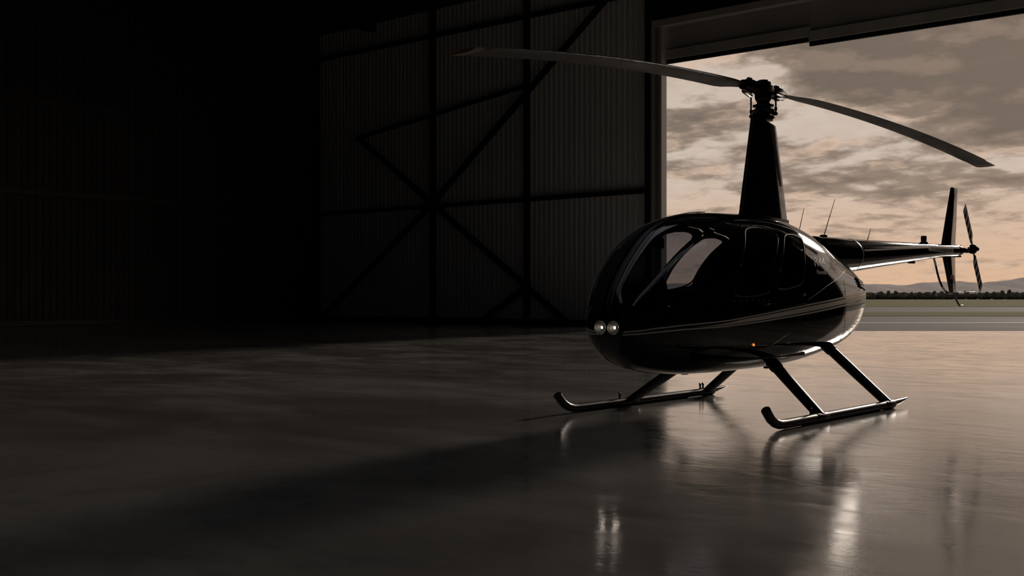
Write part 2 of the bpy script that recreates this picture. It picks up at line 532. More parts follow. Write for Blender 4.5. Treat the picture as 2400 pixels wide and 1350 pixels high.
strip_clip('edge_shade_strip', E_D + .08, E_D + .75, 'girt', -.02, 'dark strip painted as the shade along the edge of the concrete apron')  # added dark strip, drawn as the shadow line at the apron's drop
rw = strip_clip('runway', E_D + .75, 64.4, 'asphalt', -.03, 'grey asphalt runway crossing behind the helicopter')
ln = strip_clip('runway_line', 48.0, 49.0, 'line', -.02, None)
ln.parent = rw
for a_ in ('kind',):
    if a_ in ln: del ln[a_]
gs1 = strip_clip('grass_verge', 64.4, 80.5, 'grass', -.01, 'strip of dry grass between runway and taxiway')
strip_clip('taxiway', 80.5, 121, 'asphalt', -.03, 'narrow grey taxiway between two strips of grass')
strip('grass_field', 121, 900, 'grass', 0, -1.62, half=900, label='wide dry grass field in front of the far trees', pxc=1900)
strip('meadow', 900, 14000, 'meadow', -1.7, -3, half=14000, label='dark ground behind the tree line', pxc=1900)

# hills
hp = [(-9000, 640), (-3000, 664), (0, 650), (700, 668), (1200, 655), (1562, 664), (1800, 660), (1950, 664), (2030, 665), (2080, 668), (2120, 669), (2165, 661), (2210, 663), (2250, 660), (2300, 664), (2350, 657), (2392, 650.5), (2450, 655), (2700, 646), (3400, 660), (4500, 640), (9000, 655)]
hx = np.array([h_[0] for h_ in hp], float); hyv = np.array([h_[1] for h_ in hp], float)
xs = np.concatenate([np.linspace(-9000, 1500, 60)[:-1], np.linspace(1500, 2500, 200), np.linspace(2500, 9000, 60)[1:]])
ys = np.interp(xs, hx, hyv)
wob = sum(np.sin(xs / s_ + ph) * a_ for s_, ph, a_ in ((31, .4, 1.1), (13, 2, .55), (5.3, 1, .3)))
Dh = 6000.0
hgt = (HY - ys - wob) / FPX * Dh + CAM.z
rowsH = [(-900, 0.0), (-600, .28), (-350, .62), (-130, .92), (0, 1.0), (200, .8), (700, .1)]
Vh = []; Fh = []
for j, (dd, fr) in enumerate(rowsH):
    for i, x in enumerate(xs):
        q = CAM + DV * (Dh + dd) + RV * ((x - 1200) / FPX * Dh)
        jit = 0 if fr in (0.0, 1.0) else 10 * math.sin(x / 37 + j * 2) + 6 * math.sin(x / 11 + j)
        Vh.append((q.x, q.y, -6 + (hgt[i] + 6) * fr + jit))
nx = len(xs)
for j in range(len(rowsH) - 1):
    for i in range(nx - 1):
        Fh.append([j * nx + i, j * nx + i + 1, (j + 1) * nx + i + 1, (j + 1) * nx + i])
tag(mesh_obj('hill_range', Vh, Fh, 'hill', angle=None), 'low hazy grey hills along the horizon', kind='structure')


# trees
def tree_mesh(seed, h, w):
    r = random.Random(seed)
    mb = MB()
    for k in range(9):
        a = r.uniform(0, 2 * PI); t = r.uniform(.22, .9)
        rr = w * .5 * (1 - abs(t - .5) * .9) * r.uniform(.5, .75)
        off = w * .5 * r.uniform(.1, .55) * (1.15 - t)
        b = bmesh.new(); bmesh.ops.create_icosphere(b, subdivisions=2, radius=rr)
        for v in b.verts: v.co *= r.uniform(.78, 1.2)
        bmesh.ops.translate(b, vec=(math.cos(a) * off, math.sin(a) * off, h * t), verts=b.verts)
        mb.bm(b)
    return mb


protos = []
for i in range(5):
    h_, w_ = (6.3, 7.0, 5.4, 6.0, 7.8)[i], (5.2, 4.6, 5.6, 4.2, 5.0)[i]
    root = empty('field_tree', (0, 0, -1.6))
    tag(root, 'dark tree in the unbroken tree line beyond the grass field', 'tree', 'trees along the far edge of the airfield')
    cr = tree_mesh(40 + i, h_, w_).obj('crown', 'leaf', root, angle=80)
    MB().tube([(0, 0, -.1), (.05, 0, h_ * .3), (0, .05, h_ * .55)], [.22, .17, .1], 7).obj('trunk', 'bark', root)
    protos.append(root)
spots = []
px = 1996.0
while px < 2425:
    spots.append((px, random.uniform(905, 935))); px += random.uniform(16.5, 19.5)
for i, (px, d) in enumerate(spots):
    o = protos[i] if i < 5 else copy_tree(protos[i % 5])
    o.location = at_depth(px, d, -1.75)
    k = random.uniform(.92, 1.12) * (1.0 if px < 2190 else 1.12)
    o.scale = (k, k, k)
    o.rotation_euler = (0, 0, random.uniform(0, 6.28))
wood = MB()
for k in range(330):
    px = -2600 + k * 24 + random.uniform(-8, 8)
    if k >= 300: px = 1560 + (k - 300) * 30
    c = at_depth(px, random.uniform(945, 1000), 0)
    b = bmesh.new(); bmesh.ops.create_icosphere(b, subdivisions=2, radius=1)
    for v in b.verts: v.co *= random.uniform(.8, 1.15)
    bmesh.ops.scale(b, vec=(6, 6, random.uniform(3.0, 3.7)), verts=b.verts)
    bmesh.ops.translate(b, vec=(c.x, c.y, 1.0), verts=b.verts)
    wood.bm(b)
tag(wood.obj('woodland', 'leaf', angle=80), 'dense dark wood filling in behind the tree line', 'woodland', kind='stuff')

# ================================================================== HELICOPTER
heli = empty('helicopter')
tag(heli, 'glossy black light helicopter with gold stripes parked inside the open hangar', 'helicopter')

ROWS = np.array([
    # y      w      zt     zb     zw    nt    nb
    [-2.745, .0,   .90,   .86,  .88,  2.2,  2.2],
    [-2.73,  .135, 1.009, .755, .88,  2.2,  2.2],
    [-2.68,  .248, 1.16,  .66,  .88,  2.25, 2.2],
    [-2.58,  .347, 1.30,  .576, .90,  2.35, 2.2],
    [-2.42,  .442, 1.47,  .508, .92,  2.45, 2.3],
    [-2.15,  .537, 1.685, .455, .95,  2.5,  2.4],
    [-1.8,   .600, 1.825, .424, .98,  2.5,  2.5],
    [-1.4,   .629, 1.90,  .415, 1.0,  2.4,  2.6],
    [-.9,    .636, 1.93,  .416, 1.0,  2.3,  2.8],
    [-.4,    .635, 1.935, .422, 1.0,  2.3,  2.8],
    [.1,     .612, 1.92,  .445, 1.0,  2.1,  2.8],
    [.6,     .562, 1.845, .492, 1.02, 1.95, 2.8],
    [1.1,    .490, 1.71,  .555, 1.05, 1.82, 2.8],
    [1.5,    .415, 1.575, .64,  1.1,  1.82, 2.7],
    [1.8,    .330, 1.44,  .77,  1.13, 2.0,  2.4],
    [1.955,  .24,  1.32,  .90,  1.14, 2.1,  2.2],
    [2.02,   .0,   1.16,  1.14, 1.15, 2.2,  2.2]])


def catrom(cols, u):
    n = len(cols) - 1
    u = np.atleast_1d(u).astype(float)
    i = np.clip(np.floor(u).astype(int), 0, n - 1); t = (u - i)[:, None]
    gk = lambda k: cols[np.clip(k, 0, n)]
    p0, p1, p2, p3 = gk(i - 1), gk(i), gk(i + 1), gk(i + 2)
    return .5 * ((2 * p1) + (-p0 + p2) * t + (2 * p0 - 5 * p1 + 4 * p2 - p3) * t * t + (-p0 + 3 * p1 - 3 * p2 + p3) * t ** 3)


def surf_uv(u, t):
    """points of the fuselage skin; u along (0..16), t around (0 = port, pi/2 = top)"""
    c = catrom(ROWS, u)
    y, w, zt, zb, zw, n1, n2 = [c[:, k:k + 1] for k in range(7)]
    ct, st = np.cos(t)[None], np.sin(t)[None]
    n = np.where(st >= 0, n1, n2)
    X = np.maximum(w, 0) * np.sign(ct) * np.abs(ct) ** (2 / n)
    Z = zw + np.where(st >= 0, zt - zw, zw - zb) * np.sign(st) * np.abs(st) ** (2 / n)
    return np.stack([X, y + 0 * X, Z], -1)


NU, NV = 250, 240
uu = np.linspace(0, 16, NU); uu[0] = 1e-3; uu[-1] = 16 - 1e-3
tt = np.linspace(0, 2 * PI, NV, endpoint=False) + PI / NV
# respace the angle so vertices spread evenly along the superellipse
tt = tt - .18 * np.sin(4 * tt) / 2
P = surf_uv(uu, tt)


def grid_normals(P):
    du = np.gradient(P, axis=0)
    dv = np.roll(P, -1, 1) - np.roll(P, 1, 1)
    n = np.cross(dv, du)
    n /= np.maximum(np.linalg.norm(n, axis=-1, keepdims=True), 1e-9)
    return n


NRM = grid_normals(P)
if (NRM[NU // 2, :, :] * (P[NU // 2] - np.array([0, P[NU // 2, 0, 1], 1.0]))).sum() < 0: NRM = -NRM
NRM[0] = (0, -1, 0); NRM[-1] = (0, 1, 0)
X_, Y_, Z_ = P[..., 0], P[..., 1], P[..., 2]
ccen = catrom(ROWS, uu)


def sdf_poly(pts, A, B):
    """signed distance (negative inside) of the polygon pts in the plane (A, B)"""
    pts = np.array(pts, float); d = np.full(A.shape, 1e9); s_ = np.ones(A.shape)
    n = len(pts)
    for i in range(n):
        a = pts[i]; b = pts[i - 1]; e = b - a
        wx, wy = A - a[0], B - a[1]
        k = np.clip((wx * e[0] + wy * e[1]) / (e @ e), 0, 1)
        d = np.minimum(d, (wx - e[0] * k) ** 2 + (wy - e[1] * k) ** 2)
        c1 = B >= a[1]; c2 = B < b[1]; c3 = e[0] * wy > e[1] * wx
        fl_ = (c1 & c2 & c3) | (~c1 & ~c2 & ~c3)
        s_ = np.where(fl_, -s_, s_)
    return s_ * np.sqrt(d)


def side_region(pts, sign, rnd=.04, fx=None):
    """rounded polygon in (y, z) on one side of the skin"""
    f = sdf_poly(inset(pts, rnd), Y_, Z_) - rnd
    return np.where(X_ * sign > .005, f, 1.0)


def inset(pts, r):
    """shrink a polygon by r (mitre)"""
    p = [Vector((a, b)) for a, b in pts]; n = len(p)
    area = sum(p[i].x * p[(i + 1) % n].y - p[(i + 1) % n].x * p[i].y for i in range(n))
    s_ = 1 if area > 0 else -1
    out = []
    for i in range(n):
        a, b, c = p[i - 1], p[i], p[(i + 1) % n]
        e1 = (b - a).normalized(); e2 = (c - b).normalized()
        n1 = Vector((-e1.y, e1.x)) * s_; n2 = Vector((-e2.y, e2.x)) * s_
        m_ = (n1 + n2)
        k = max(.35, 1 + n1.dot(n2))
        out.append(tuple(b + m_ * (r / k)))
    return out


def patch(name, f, m, parent, o_out=0.0, o_in=-.012, label=None):
    """mesh of the part of the skin where f < 0, given thickness, with exact smooth normals"""
    ins = f < 0
    keep = {}; VP = []; VN = []; F = []

    def vid(key, pos, nor):
        if key not in keep:
            keep[key] = len(VP); VP.append(pos); VN.append(nor)
        return keep[key]
    a = ins; b = np.roll(ins, -1, 1)
    cnt = a[:-1].astype(int) + a[1:] + b[:-1] + b[1:]
    for i, j in np.argwhere(cnt > 0):
        j2 = (j + 1) % NV
        q = [(i, j), (i, j2), (i + 1, j2), (i + 1, j)]
        if cnt[i, j] == 4:
            F.append([vid(k, P[k], NRM[k]) for k in q]); continue
        poly = []
        for k in range(4):
            k0, k1 = q[k], q[(k + 1) % 4]
            f0, f1 = f[k0], f[k1]
            if f0 < 0: poly.append(vid(k0, P[k0], NRM[k0]))
            if (f0 < 0) != (f1 < 0):
                key = (k0, k1) if k0 < k1 else (k1, k0)
                t = f0 / (f0 - f1)
                t = min(max(t, .02), .98)
                nn = NRM[k0] * (1 - t) + NRM[k1] * t
                poly.append(vid(key, P[k0] * (1 - t) + P[k1] * t, nn / np.linalg.norm(nn)))
        if len(poly) >= 3: F.append(poly)
    VP = np.array(VP); VN = np.array(VN); n = len(VP)
    outer = VP + VN * o_out; inner = VP + VN * o_in
    # orientation
    f0 = F[len(F) // 2]
    e = np.cross(VP[f0[1]] - VP[f0[0]], VP[f0[2]] - VP[f0[0]])
    if e @ VN[f0[0]] < 0: F = [q[::-1] for q in F]
    ed = {}
    for q in F:
        for k in range(len(q)): ed[(q[k], q[(k + 1) % len(q)])] = 1
    rim = [[a_, a_ + n, b_ + n, b_] for (a_, b_) in ed if (b_, a_) not in ed]
    faces = F + [[v + n for v in q[::-1]] for q in F] + rim
    me = bpy.data.meshes.new(name)
    allv = np.concatenate([outer, inner])
    me.from_pydata(allv.tolist(), [], faces)
    me.materials.append(M[m])
    me.shade_smooth()
    # loop normals
    ln_ = []
    for q in F: ln_ += [tuple(VN[v]) for v in q]
    for q in F: ln_ += [tuple(-VN[v]) for v in q[::-1]]
    for q in rim:
        nn = np.cross(allv[q[1]] - allv[q[0]], allv[q[3]] - allv[q[0]]); L = np.linalg.norm(nn)
        nn = nn / L if L > 1e-12 else VN[q[0]]
        ln_ += [tuple(nn)] * 4
    me.normals_split_custom_set(ln_)
    o = bpy.data.objects.new(name, me); COL.objects.link(o); o.parent = parent
    if label: o['label'] = label
    return o


u_fine = np.linspace(0, 16, 1601); c_fine = catrom(ROWS, u_fine)
def sec_at(y):
    return np.array([np.interp(y, c_fine[:, 0], c_fine[:, k]) for k in range(7)])
def skin_x(y, z):
    _, w, zt, zb, zw, n1, n2 = sec_at(y)
    if z >= zw: r, n = (z - zw) / (zt - zw), n1
    else: r, n = (zw - z) / (zw - zb), n2
    r = min(abs(r), .9995)
    return max(w, 0) * (1 - r ** n) ** (1 / n)
def skin(y, z, side=1, off=0.0):
    """point on the skin at (y, z) and its outward normal"""
    e = .004
    p0 = Vector((skin_x(y, z), y, z))
    a = Vector((skin_x(y + e, z), y + e, z)) - Vector((skin_x(y - e, z), y - e, z))
    b = Vector((skin_x(y, z + e), y, z + e)) - Vector((skin_x(y, z - e), y, z - e))
    n = a.cross(b)
    if n.x < 0: n = -n
    n.normalize()
    q = p0 + n * off
    if side < 0: q.x = -q.x; n.x = -n.x
    return q, n


def ribbon(name, ys_, zlo, zhi, m, parent, side=1, off=.0022, label=None, rows=2):
    V = []; NN = []; F = []
    for y in ys_:
        for r in range(rows + 1):
            t = r / rows
            q, n = skin(y, zlo(y) * (1 - t) + zhi(y) * t, side, off); V.append(q); NN.append(n)
    k = rows + 1
    for i in range(len(ys_) - 1):
        for r in range(rows):
            qd = [i * k + r, (i + 1) * k + r, (i + 1) * k + r + 1, i * k + r + 1]
            F.append(qd if side > 0 else qd[::-1])
    n0 = len(V)
    V2 = V + [q - n * (off + .004) for q, n in zip(V, NN)]
    edc = {}
    for q in F:
        for j in range(4): edc[(q[j], q[(j + 1) % 4])] = 1
    rim = [[a, a + n0, b + n0, b] for a, b in edc if (b, a) not in edc]
    o = mesh_obj(name, V2, F + rim, m, parent, True, None)
    lnn = []
    for q in F: lnn += [tuple(NN[j]) for j in q]
    for q in rim: lnn += [tuple(NN[q[0]])] * 4
    o.data.normals_split_custom_set(lnn)
    if label: o['label'] = label
    return o


def line_on_skin(name, pts, width, m, parent, side=1, off=.003, height=.006, n=40):
    """thin raised seam following (y, z) points on the skin"""
    pts = np.array(pts, float)
    s_ = np.concatenate([[0], np.cumsum(np.hypot(*np.diff(pts, axis=0).T))])
    q = [skin(np.interp(t, s_, pts[:, 0]), np.interp(t, s_, pts[:, 1]), side, off)[0] for t in np.linspace(0, s_[-1], n)]
    return MB().tube(q, width / 2, 6).obj(name, m, parent)


# ---- regions, measured on the port side in (y, z)
door_front_line = [(-1.80, .96), (-1.79, 1.05), (-1.755, 1.145), (-1.66, 1.305), (-1.58, 1.40), (-1.477, 1.527), (-1.40, 1.597), (-1.306, 1.692), (-1.23, 1.765)]
split_line = [(-.46, 1.765), (-.625, 1.627), (-.762, 1.50), (-.862, 1.415), (-.963, 1.25), (-1.04, 1.116), (-1.085, 1.0)]
rear_line = [(.05, 1.722), (-.02, 1.645), (-.105, 1.57), (-.24, 1.39), (-.325, 1.238), (-.335, 1.07)]
D1 = door_front_line + [(-1.10, 1.812), (-.9, 1.818), (-.638, 1.805)] + split_line
D2 = [(-1.068, 1.0), (-1.022, 1.116), (-.945, 1.25), (-.844, 1.415), (-.744, 1.50), (-.607, 1.627), (-.44, 1.765), (-.52, 1.797), (-.325, 1.785), (-.1, 1.757)] + rear_line
W1 = [(-1.715, 1.112), (-1.665, 1.205), (-1.60, 1.315), (-1.52, 1.41), (-1.42, 1.53), (-1.345, 1.60), (-1.25, 1.69), (-1.185, 1.735), (-1.05, 1.762), (-.88, 1.77), (-.70, 1.757), (-.60, 1.71), (-.69, 1.63), (-.835, 1.50), (-.93, 1.415), (-1.02, 1.27), (-1.09, 1.143)]
W2 = [(-.935, 1.17), (-.885, 1.27), (-.79, 1.415), (-.69, 1.515), (-.56, 1.635), (-.44, 1.722), (-.22, 1.735), (-.03, 1.70), (-.075, 1.645), (-.155, 1.57), (-.29, 1.39), (-.378, 1.238)]
WS = [(-2.95, .885), (-1.83, .985), (-1.825, 1.06), (-1.79, 1.145), (-1.695, 1.305), (-1.615, 1.40), (-1.512, 1.527), (-1.435, 1.597), (-1.341, 1.692), (-1.265, 1.765), (-1.235, 1.80), (-1.46, 1.90), (-1.60, 2.0), (-2.95, 2.0)]
R = {}
for s_ in (1, -1):
    R['d1', s_] = side_region(D1, s_, .035)
    R['d2', s_] = side_region(D2, s_, .035)
    R['w1', s_] = side_region(W1, s_, .03)
    R['w2', s_] = side_region(W2, s_, .03)
    ws_ = side_region(WS, s_, .02)
    xa = X_ * s_
    R['ws', s_] = np.maximum(np.maximum(ws_, .030 - xa), .045 + np.maximum(0, 1.05 - Z_) * .52 - xa)
GAP = .004
bf = np.full(X_.shape, -1.0)
for s_ in (1, -1):
    bf = np.maximum(bf, np.where(Y_ < -2.4, .0605 - np.hypot(X_ - s_ * .066, Z_ - .862), -1.0))
for s_ in (1, -1):
    for k in ('d1', 'd2', 'ws'):
        bf = np.maximum(bf, GAP - R[k, s_])
shell = patch('fuselage', bf, 'paint', heli)
for s_ in (1, -1):
    w_ = patch('windshield', R['ws', s_] + .001, 'glass', heli, 0, -.004, label='curved smoked acrylic windshield half')
    fr_ = patch('windshield_frame', np.maximum(R['ws', s_] - .002, -.022 - R['ws', s_]), 'paint', w_, .003, -.010)
    for dk, wk in (('d1', 'w1'), ('d2', 'w2')):
        f = np.maximum(R[dk, s_] + GAP, -R[wk, s_])
        d_ = patch('cabin_door', f, 'paint', heli, .001, -.014)
        patch('door_window', R[wk, s_] + .001, 'glass', d_, -.001, -.005, label='smoked door window')
        pz = np.array(W1 if wk == 'w1' else W2)
        for _ in range(3): pz = np.stack([pz * .75 + np.roll(pz, -1, 0) * .25, pz * .25 + np.roll(pz, -1, 0) * .75], 1).reshape(-1, 2)
        ring_ = [skin(a, b, s_, .002)[0] for a, b in pz]
        MB().tube(ring_ + [ring_[0], ring_[1]], .008, 6).obj('window_seal', 'rubber', d_)
        y0, z0 = ((-1.17, 1.055) if dk == 'd1' else (-.43, 1.14))
        q, n = skin(y0, z0, s_, .012)
        MB().box(q, (.02, .10, .022), .006).obj('door_handle', 'satin', d_)
        for hz in ((1.03, 1.40) if dk == 'd1' else (1.06, 1.36)):
            line_ = door_front_line if dk == 'd1' else [(a - .0, b) for a, b in D2[:7]]
            la = np.array(line_); la = la[np.argsort(la[:, 1])]
            hyy = float(np.interp(hz, la[:, 1], la[:, 0]))
            q, n = skin(hyy + .02, hz, s_, .008)
            MB().box(q, (.014, .06, .028), .005).obj('hinge', 'black', d_)

# centre bow of the windshield, with rivets
bow_u = np.linspace(1.0, 7.4, 60)
cbw = catrom(ROWS, bow_u)
pts_b = [Vector((0, r[0], r[2])) for r in cbw]
tan_b = [(pts_b[min(i + 1, 59)] - pts_b[max(i - 1, 0)]).normalized() for i in range(60)]
V = []; F = []
for q, t in zip(pts_b, tan_b):
    n = Vector((0, -t.z, t.y))
    if n.z < 0 and q.z > 1.1: n = -n
    if n.y > 0 and q.z <= 1.3: n = -n
    for x, o_ in ((-.034, -.010), (-.030, .005), (0, .008), (.030, .005), (.034, -.010)): V.append(q + Vector((x, 0, 0)) + n * o_)
for i in range(59):
    for k in range(4): F.append([i * 5 + k, i * 5 + k + 1, (i + 1) * 5 + k + 1, (i + 1) * 5 + k])
bow = MB().add(V, F).obj('windshield_bow', 'satin', heli, angle=60)
rv = MB()
for i in range(4, 56, 1):
    q, t = pts_b[i], tan_b[i]; n = Vector((0, -t.z, t.y))
    if n.y > 0 and q.z <= 1.3: n = -n
    if n.z < 0 and q.z > 1.1: n = -n
    for x in (-.022, .022): rv.ball(q + Vector((x, 0, 0)) + n * .006, .0045, 6, 4)
tag(rv.obj('rivets', 'steel', bow), kind='stuff')

# ---- stripes
yk = [-2.735, -2.71, -2.557, -2.337, -1.83, -1.131, -.25, .82, 1.71, 1.9]
ztop = [.830, .836, .864, .887, .916, .977, 1.053, 1.127, 1.177, 1.186]
zbot = [.797, .801, .821, .840, .858, .897, .955, 1.028, 1.066, 1.073]
f_top = lambda y: float(np.interp(y, yk, ztop)); f_bot = lambda y: float(np.interp(y, yk, zbot))
def thin(y): return .011 + .002 * max(0, y + 2)
u_s = np.concatenate([np.linspace(1.18, 4, 50), np.linspace(4, 15.2, 110)[1:]])
ys_s = [float(v) for v in np.interp(u_s, u_fine, c_fine[:, 0])]
for s_ in (1, -1):
    yy = ys_s if s_ > 0 else [float(v) for v in np.interp(np.concatenate([np.linspace(.95, 4, 60), np.linspace(4, 15.2, 110)[1:]]), u_fine, c_fine[:, 0])]
    ribbon('stripe', yy, lambda y: f_top(y) - thin(y), f_top, 'stripe', heli, s_)
    ribbon('stripe', yy, f_bot, lambda y: f_bot(y) + thin(y), 'stripe', heli, s_)
    ym = [y for y in yy if y > -2.2]
    def gap_(y): return .006 + .004 * min(1, max(0, (y + 2.2) / 2))
    ribbon('stripe', ym, lambda y: f_bot(y) + thin(y) + gap_(y), lambda y: f_bot(y) + thin(y) + gap_(y) + max(.001, (f_top(y) - f_bot(y) - 2 * thin(y) - 2 * gap_(y)) * min(1, (y + 2.2) / .6)), 'stripe', heli, s_, label='wide middle stripe')

# ---- panel seams on the cowling
for s_ in (1, -1):
    line_on_skin('panel_seam', [(1.09, 1.403), (.65, 1.315), (.238, 1.231), (-.30, 1.09)], .007, 'satin', heli, s_, .0)
    line_on_skin('panel_seam', [(-.33, 1.05), (-.325, .855), (-.262, .687), (-.22, .58)], .006, 'satin', heli, s_, -.001)
    line_on_skin('panel_seam', [(.86, 1.30), (.79, 1.10), (.775, .88), (.90, .63)], .006, 'satin', heli, s_, -.001)
    line_on_skin('panel_seam', [(-1.80, .945), (-1.08, .99), (-.335, 1.06)], .005, 'satin', heli, s_, -.001)
    line_on_skin('panel_seam', [(-.638, .793), (-.825, .724), (-1.05, .639)], .007, 'satin', heli, s_, .0)
    line_on_skin('panel_seam', [(-1.2, 1.83), (-.9, 1.845), (-.5, 1.84), (-.1, 1.80), (.3, 1.70), (.7, 1.58), (1.1, 1.43)], .007, 'satin', heli, s_, -.001)
    # engine vent
    vq = [(1.42, 1.335), (1.66, 1.285), (1.735, 1.185), (1.44, 1.225)]
    V = []
    for (a, b) in vq: V.append(skin(a, b, s_, .008)[0])
    for (a, b) in vq: V.append(skin(a, b, s_, -.01)[0])
    vent = MB().add(V, [[0, 1, 2, 3], [7, 6, 5, 4], [0, 4, 5, 1], [1, 5, 6, 2], [2, 6, 7, 3], [3, 7, 4, 0]]).obj('engine_vent', 'black', heli, smooth=False)
    for k in range(4):
        t = (k + .5) / 4
        a = Vector(vq[0]).lerp(Vector(vq[3]), t); b = Vector(vq[1]).lerp(Vector(vq[2]), t)
        MB().tube([skin(*(a.lerp(b, w_)), s_, .014)[0] for w_ in (0.05, .35, .65, .95)], .009, 6).obj('louver', 'satin', vent)

# rivet heads along the door edges and belly
rv = MB()
for s_ in (1,):
    for y in np.linspace(-1.18, -.72, 7): rv.ball(skin(y, 1.79, s_, .002)[0], .005, 6, 4)
    for y in np.linspace(-1.7, -1.1, 7): rv.ball(skin(y, 1.085, s_, .002)[0], .005, 6, 4)
    for y in np.linspace(-2.2, 1.2, 12): rv.ball(skin(y, .70 + .02 * y, s_, .001)[0], .004, 6, 4)
    for z in np.linspace(.72, 1.0, 5): rv.ball(skin(-.30, z, s_, .002)[0], .005, 6, 4)
    for z in np.linspace(.72, 1.25, 8): rv.ball(skin(.80, z, s_, .002)[0], .0045, 6, 4)
tag(rv.obj('rivets', 'steel', heli), kind='stuff')

# ---- lettering
def text_on(name, txt, mapper, m, parent):
    cu = bpy.data.curves.new(name, 'FONT'); cu.body = txt; cu.size = 1.0
    cu.resolution_u = 3
    tmp = bpy.data.objects.new(name + '_tmp', cu); COL.objects.link(tmp)
    dg = bpy.context.evaluated_depsgraph_get(); dg.update()
    me = bpy.data.meshes.new_from_object(tmp.evaluated_get(dg))
    COL.objects.unlink(tmp); bpy.data.objects.remove(tmp); bpy.data.curves.remove(cu)
    xs_ = [v.co.x for v in me.vertices]; ys_ = [v.co.y for v in me.vertices]
    x0, x1, y0, y1 = min(xs_), max(xs_), min(ys_), max(ys_)
    b = bmesh.new(); b.from_mesh(me)
    for v in b.verts: v.co = mapper((v.co.x - x0) / (x1 - x0), (v.co.y - y0) / (y1 - y0))
    b.to_mesh(me); b.free(); me.materials.clear(); me.materials.append(M[m])
    o = bpy.data.objects.new(name, me); COL.objects.link(o); o.parent = parent
    return o


text_on('lettering', 'R44', lambda a, b: skin(.01 + a * .34 + b * .05, 1.425 + b * .092 + a * .004, 1, .0015)[0], 'letter', heli)
text_on('lettering', 'II', lambda a, b: skin(.232 + a * .045 + b * .02, 1.347 + b * .044, 1, .0015)[0], 'letter', heli)
text_on('lettering', 'Raven', lambda a, b: skin(.015 + a * .195 + b * .02, 1.347 + b * .044, 1, .0015)[0], 'letter', heli)

# ---- landing lights in the nose
for x in (-.066, .066):
    c = Vector((x, -2.748, .862))
    hl = MB().lathe([(.0575, .012), (.063, .012), (.064, -.012), (.060, -.014), (.0575, -.004), (.0575, .012)], c, 28, 'y', False).obj('landing_light', 'satin', heli)
    MB().lathe([(.012, .040), (.030, .030), (.046, .014), (.056, -.004), (.0565, -.004), (.047, .017), (.030, .034), (.010, .044), (.012, .040)], c, 28, 'y', False).obj('reflector', 'chrome', hl)
    MB().ball(c + Vector((0, .012, 0)), .008, 12, 8).obj('bulb', 'bulb', hl)
    MB().lathe([(.056, -.006), (.040, -.013), (.020, -.017), (.002, -.018)], c, 28, 'y').obj('lens', 'lens', hl)

# nav lamp on the port flank
q, n = skin(-1.306, .689, 1, .006)
MB().ball(q, .013, 12, 8, (.7, 1.3, 1)).obj('navigation_lamp', 'amber', heli)['label'] = 'small glowing amber lamp'

# ---- interior
MB().box((0, -1.1, .56), (1.02, 2.0, .04), .01).obj('cabin_floor', 'inner', heli)
bk = catrom(ROWS, 10.2)[0]
ring = []
for k in range(48):
    w_ = 2 * PI * k / 48; ct, st = math.cos(w_), math.sin(w_); n_ = bk[5] if st >= 0 else bk[6]
    ring.append(((bk[1] - .02) * math.copysign(abs(ct) ** (2 / n_), ct), bk[4] + ((bk[2] - bk[4] - .02) if st >= 0 else (bk[4] - bk[3] - .02)) * math.copysign(abs(st) ** (2 / n_), st)))
fwl = [[(a, .10, b) for a, b in ring], [(a, .13, b) for a, b in ring]]
MB().loft([[Vector(v) for v in r] for r in fwl]).obj('rear_bulkhead', 'inner', heli)
ds = MB()
ds.box((0, -2.22, .80), (.34, .42, .50), .05)
ds.tube([(-.24, -2.28, 1.17), (-.22, -2.28, 1.17), (.22, -2.28, 1.17), (.24, -2.28, 1.17)], [.02, .12, .12, .02], 20, up=(0, 1, 0))
dash = ds.obj('instrument_panel', 'seat', heli)
for a, b in ((-.1, 1.17), (.02, 1.17), (.13, 1.17), (-.05, 1.08), (.08, 1.08)):
    MB().lathe([(.040, .0), (.043, .012), (.036, .016), (.034, .010)], (a, -2.155, b), 16, 'y').obj('gauge', 'satin', dash)
MB().tube([(0, -1.95, .6), (0, -1.92, 1.0), (0, -1.80, 1.15)], .018, 8).obj('cyclic_stick', 'satin', heli)
MB().tube([(-.30, -1.78, 1.08), (-.12, -1.79, 1.16), (0, -1.80, 1.17), (.12, -1.79, 1.16), (.30, -1.78, 1.08)], .013, 8).obj('cyclic_grip_bar', 'satin', heli)
cp = MB(); cp.box((0, -1.965, 1.60), (.09, .09, .11), .03); cp.cyl((0, -1.96, 1.64), (0, -1.93, 1.74), .012, 8)
cp.obj('compass', 'black', heli)


def seat_at(x, y, z, back):
    st = MB(); st.box((x, y, z), (.44, .46, .14), .045, seg=3)
    s0 = st.obj('seat', 'seat', heli)
    b_ = MB(); b_.box((x, y + .25, z + back / 2 + .04), (.42, .12, back), .05, Matrix.Rotation(math.radians(-9), 3, 'X'), 3)
    b_.obj('backrest', 'seat', s0)
    h_ = MB(); h_.tube([(x + .05, y + .27, z + back * .85), (x - .02, y + .17, z + back * .5), (x - .16, y + .1, z + .09)], .02, 6, flat=.3)
    h_.obj('seat_belt', 'inner', s0)


for x in (-.27, .27):
    seat_at(x, -1.25, .70, .47)
    seat_at(x, -.38, .72, .50)

